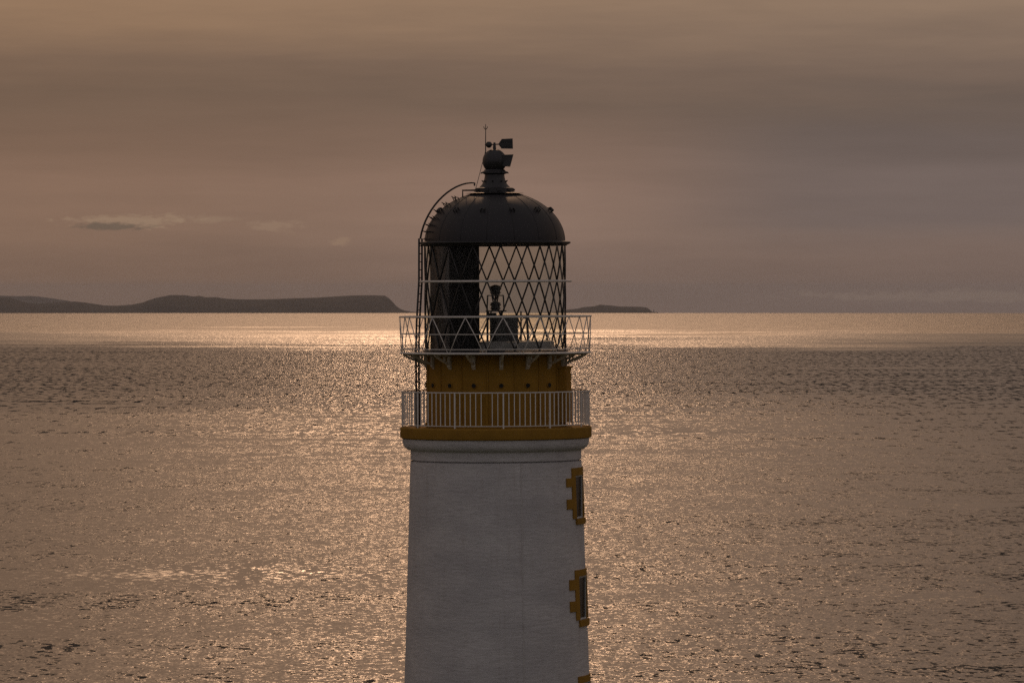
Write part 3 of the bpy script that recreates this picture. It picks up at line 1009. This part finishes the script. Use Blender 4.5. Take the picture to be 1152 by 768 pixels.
# cowl mouth flaring to the right
mb = MB()
def loop_sec(x_px, y0_, y1_, hy):
    return [(X(x_px), -hy, Z(y1_)), (X(x_px), hy, Z(y1_)), (X(x_px), hy, Z(y0_)), (X(x_px), -hy, Z(y0_))]
s0 = loop_sec(564.0, 175.5, 186.6, 0.20)
s1_ = [(X(578.6), -0.27, Z(187.4) + 13.2 * S), (X(578.6), 0.27, Z(187.4) + 13.2 * S), (X(574.9), 0.27, Z(187.6)), (X(574.9), -0.27, Z(187.6))]
s0 = [s0[2], s0[3], s0[0], s0[1]]
s0 = [(X(564), -0.2, Z(174.6)), (X(564), 0.2, Z(174.6)), (X(564), 0.2, Z(187.0)), (X(564), -0.2, Z(187.0))]
s2_ = [(x - 0.03, y * 0.88, z + (-0.02 if q < 2 else 0.02)) for q, (x, y, z) in enumerate(s1_)]
s3_ = [(X(566), y * 0.8, z + (-0.02 if q < 2 else 0.02)) for q, (x, y, z) in enumerate(s0)]
vv = s0 + s1_ + s2_ + s3_
ff = []
for q in range(4):
    q2_ = (q + 1) % 4
    ff += [(q, q2_, 4 + q2_, 4 + q), (4 + q, 4 + q2_, 8 + q2_, 8 + q), (8 + q, 8 + q2_, 12 + q2_, 12 + q)]
ff.append((12, 13, 14, 15))
mb.add(vv, ff)
mb.build('cowl', 'black', vent)

# --- wind vane
vane = MB().tube([(X(557.4), 0, Z(168.6)), (X(557.4), 0, Z(160.4))], [0.05, 0.028], 8).build('wind_vane', 'black', lh, True, 40)
MB().tube([(X(546.6), 0, Z(163.0)), (X(563.0), 0, Z(162.4))], 0.016, 6).build('vane_arm', 'black', vane)
mb = MB()
mb.lathe([(0.004, 3.7 * S)] + [(3.5 * S * sin(pi * i / 10), 3.7 * S * cos(pi * i / 10)) for i in range(1, 10)] + [(0.004, -3.7 * S)], 16)
mb.v = [(x + X(551.2), y, z + Z(162.8)) for x, y, z in mb.v]
mb.build('counterweight', 'black', vane, True, 60)
mb = MB().prism([(X(561.6), Z(162.3)), (X(565.4), Z(167.4)), (X(578.2), Z(167.6)), (X(577.9), Z(156.0)), (X(565.6), Z(156.5))], (0, 0, 0), (1, 0, 0), (0, 0, 1), (0, 1, 0), 0.02)
mb.build('vane_fin', 'black', vane)
for yy in (159.6, 164.4):
    MB().box(((X(564.5) + X(577.8)) / 2, -0.016, Z(yy)), (13.3 * S, 0.012, 0.022)).build('fin_stiffener', 'black', vane)

# --- lightning rod with trident, and its conductor
rod = MB().tube([(X(546.2), 0.0, Z(176.0)), (X(547.4), 0.0, Z(170)), (X(547.6), 0.0, Z(139.8))], [0.016, 0.015, 0.009], 6).build('lightning_rod', 'black', lh)
for sgn in (-1, 1):
    MB().tube([(X(547.6), 0, Z(146.0)), (X(547.6 + sgn * 1.6), 0, Z(144.4)), (X(547.6 + sgn * 2.2), 0, Z(142.4))], 0.010, 5).build('rod_prong', 'black', rod)
MB().tube([(X(546.2), 0.0, Z(175.0)), (X(543.6), -0.03, Z(184.0)), (X(537.0), -0.05, Z(209.0)), (X(534.6), -0.06, Z(216.5))], 0.008, 5).build('conductor_wire', 'black', rod)

# --- the ladder: straight flight from the lower gallery, then an arc over the dome
# rails run in depth (seen nearly edge on); slight skew gives the two-line look
def lad_pt(y_row):
    if y_row > 316:
        return 469.6 + (474.6 - 469.6) * (395 - min(y_row, 395)) / (395 - 316) if y_row < 395 else 469.7
    return 474.6
straight = [(469.9, 479.0), (469.6, 395.0), (470.6, 362.0), (473.4, 316.4), (473.7, 268.0)]
arc = []
cx_, cy_ = 473.7, 268.0
P0, P1, P2, P3 = Vector((473.6, 268.0)), Vector((478.5, 236.0)), Vector((505.0, 207.0)), Vector((531.0, 205.6))
for i in range(15):
    t_ = i / 14
    q = P0 * (1 - t_) ** 3 + P1 * 3 * t_ * (1 - t_) ** 2 + P2 * 3 * t_ * t_ * (1 - t_) + P3 * t_ ** 3
    arc.append((q.x, q.y))
arc += [(535.0, 206.0), (534.6, 209.0)]
lad = None
YOFF = 0.20
for sgn in (-1, 1):
    pts = [(X(a) + sgn * 1.5 * S, sgn * YOFF - 0.10, Z(b)) for a, b in straight]
    o = MB().tube(pts, 0.028, 6).build('ladder' if lad is None else 'ladder_rail', 'ladder', lh if lad is None else lad, True, None)
    lad = lad or o
for sgn in (-1, 1):
    pts = [(X(a) + sgn * 0.25 * S, sgn * YOFF - 0.10, Z(b)) for a, b in arc]
    MB().tube(pts, 0.017, 6).build('arched_rail', 'ladder', lad, True, None)
yy = 474.0
while yy > 270:
    for (xa, ya), (xb, yb) in zip(straight, straight[1:]):
        if yb <= yy <= ya:
            xx = xa + (xb - xa) * (yy - ya) / (yb - ya)
    MB().tube([(X(xx) - 1.5 * S, -YOFF - 0.10, Z(yy)), (X(xx) + 1.5 * S, YOFF - 0.10, Z(yy))], 0.015, 6).build('rung', 'ladder', lad)
    yy -= 9.0
for q in range(1, 15, 2):
    a, b = arc[q]
    MB().tube([(X(a), -YOFF - 0.10, Z(b)), (X(a), YOFF - 0.10, Z(b))], 0.015, 6).build('rung', 'ladder', lad)
# stays to the lantern and gallery
for xx, yy, x2 in ((473.4, 316.6, 473.0), (473.6, 272.6, 473.0)):
    MB().tube([(X(xx) - 0.02, -0.1, Z(yy)), (X(478.5), -0.1, Z(yy))], 0.02, 6).build('ladder_stay', 'ladder', lad)

# ------------------------------------------------------------------ haze over the sea
HB = 80000.0
zb, zt = -75000 ** 2 / (2 * RE) - 1.0, 140.0
hz = MB().box((0, 0, (zb + zt) / 2), (2 * HB, 2 * HB, zt - zb)).build('haze', 'haze')
tag(hz, kind='stuff')
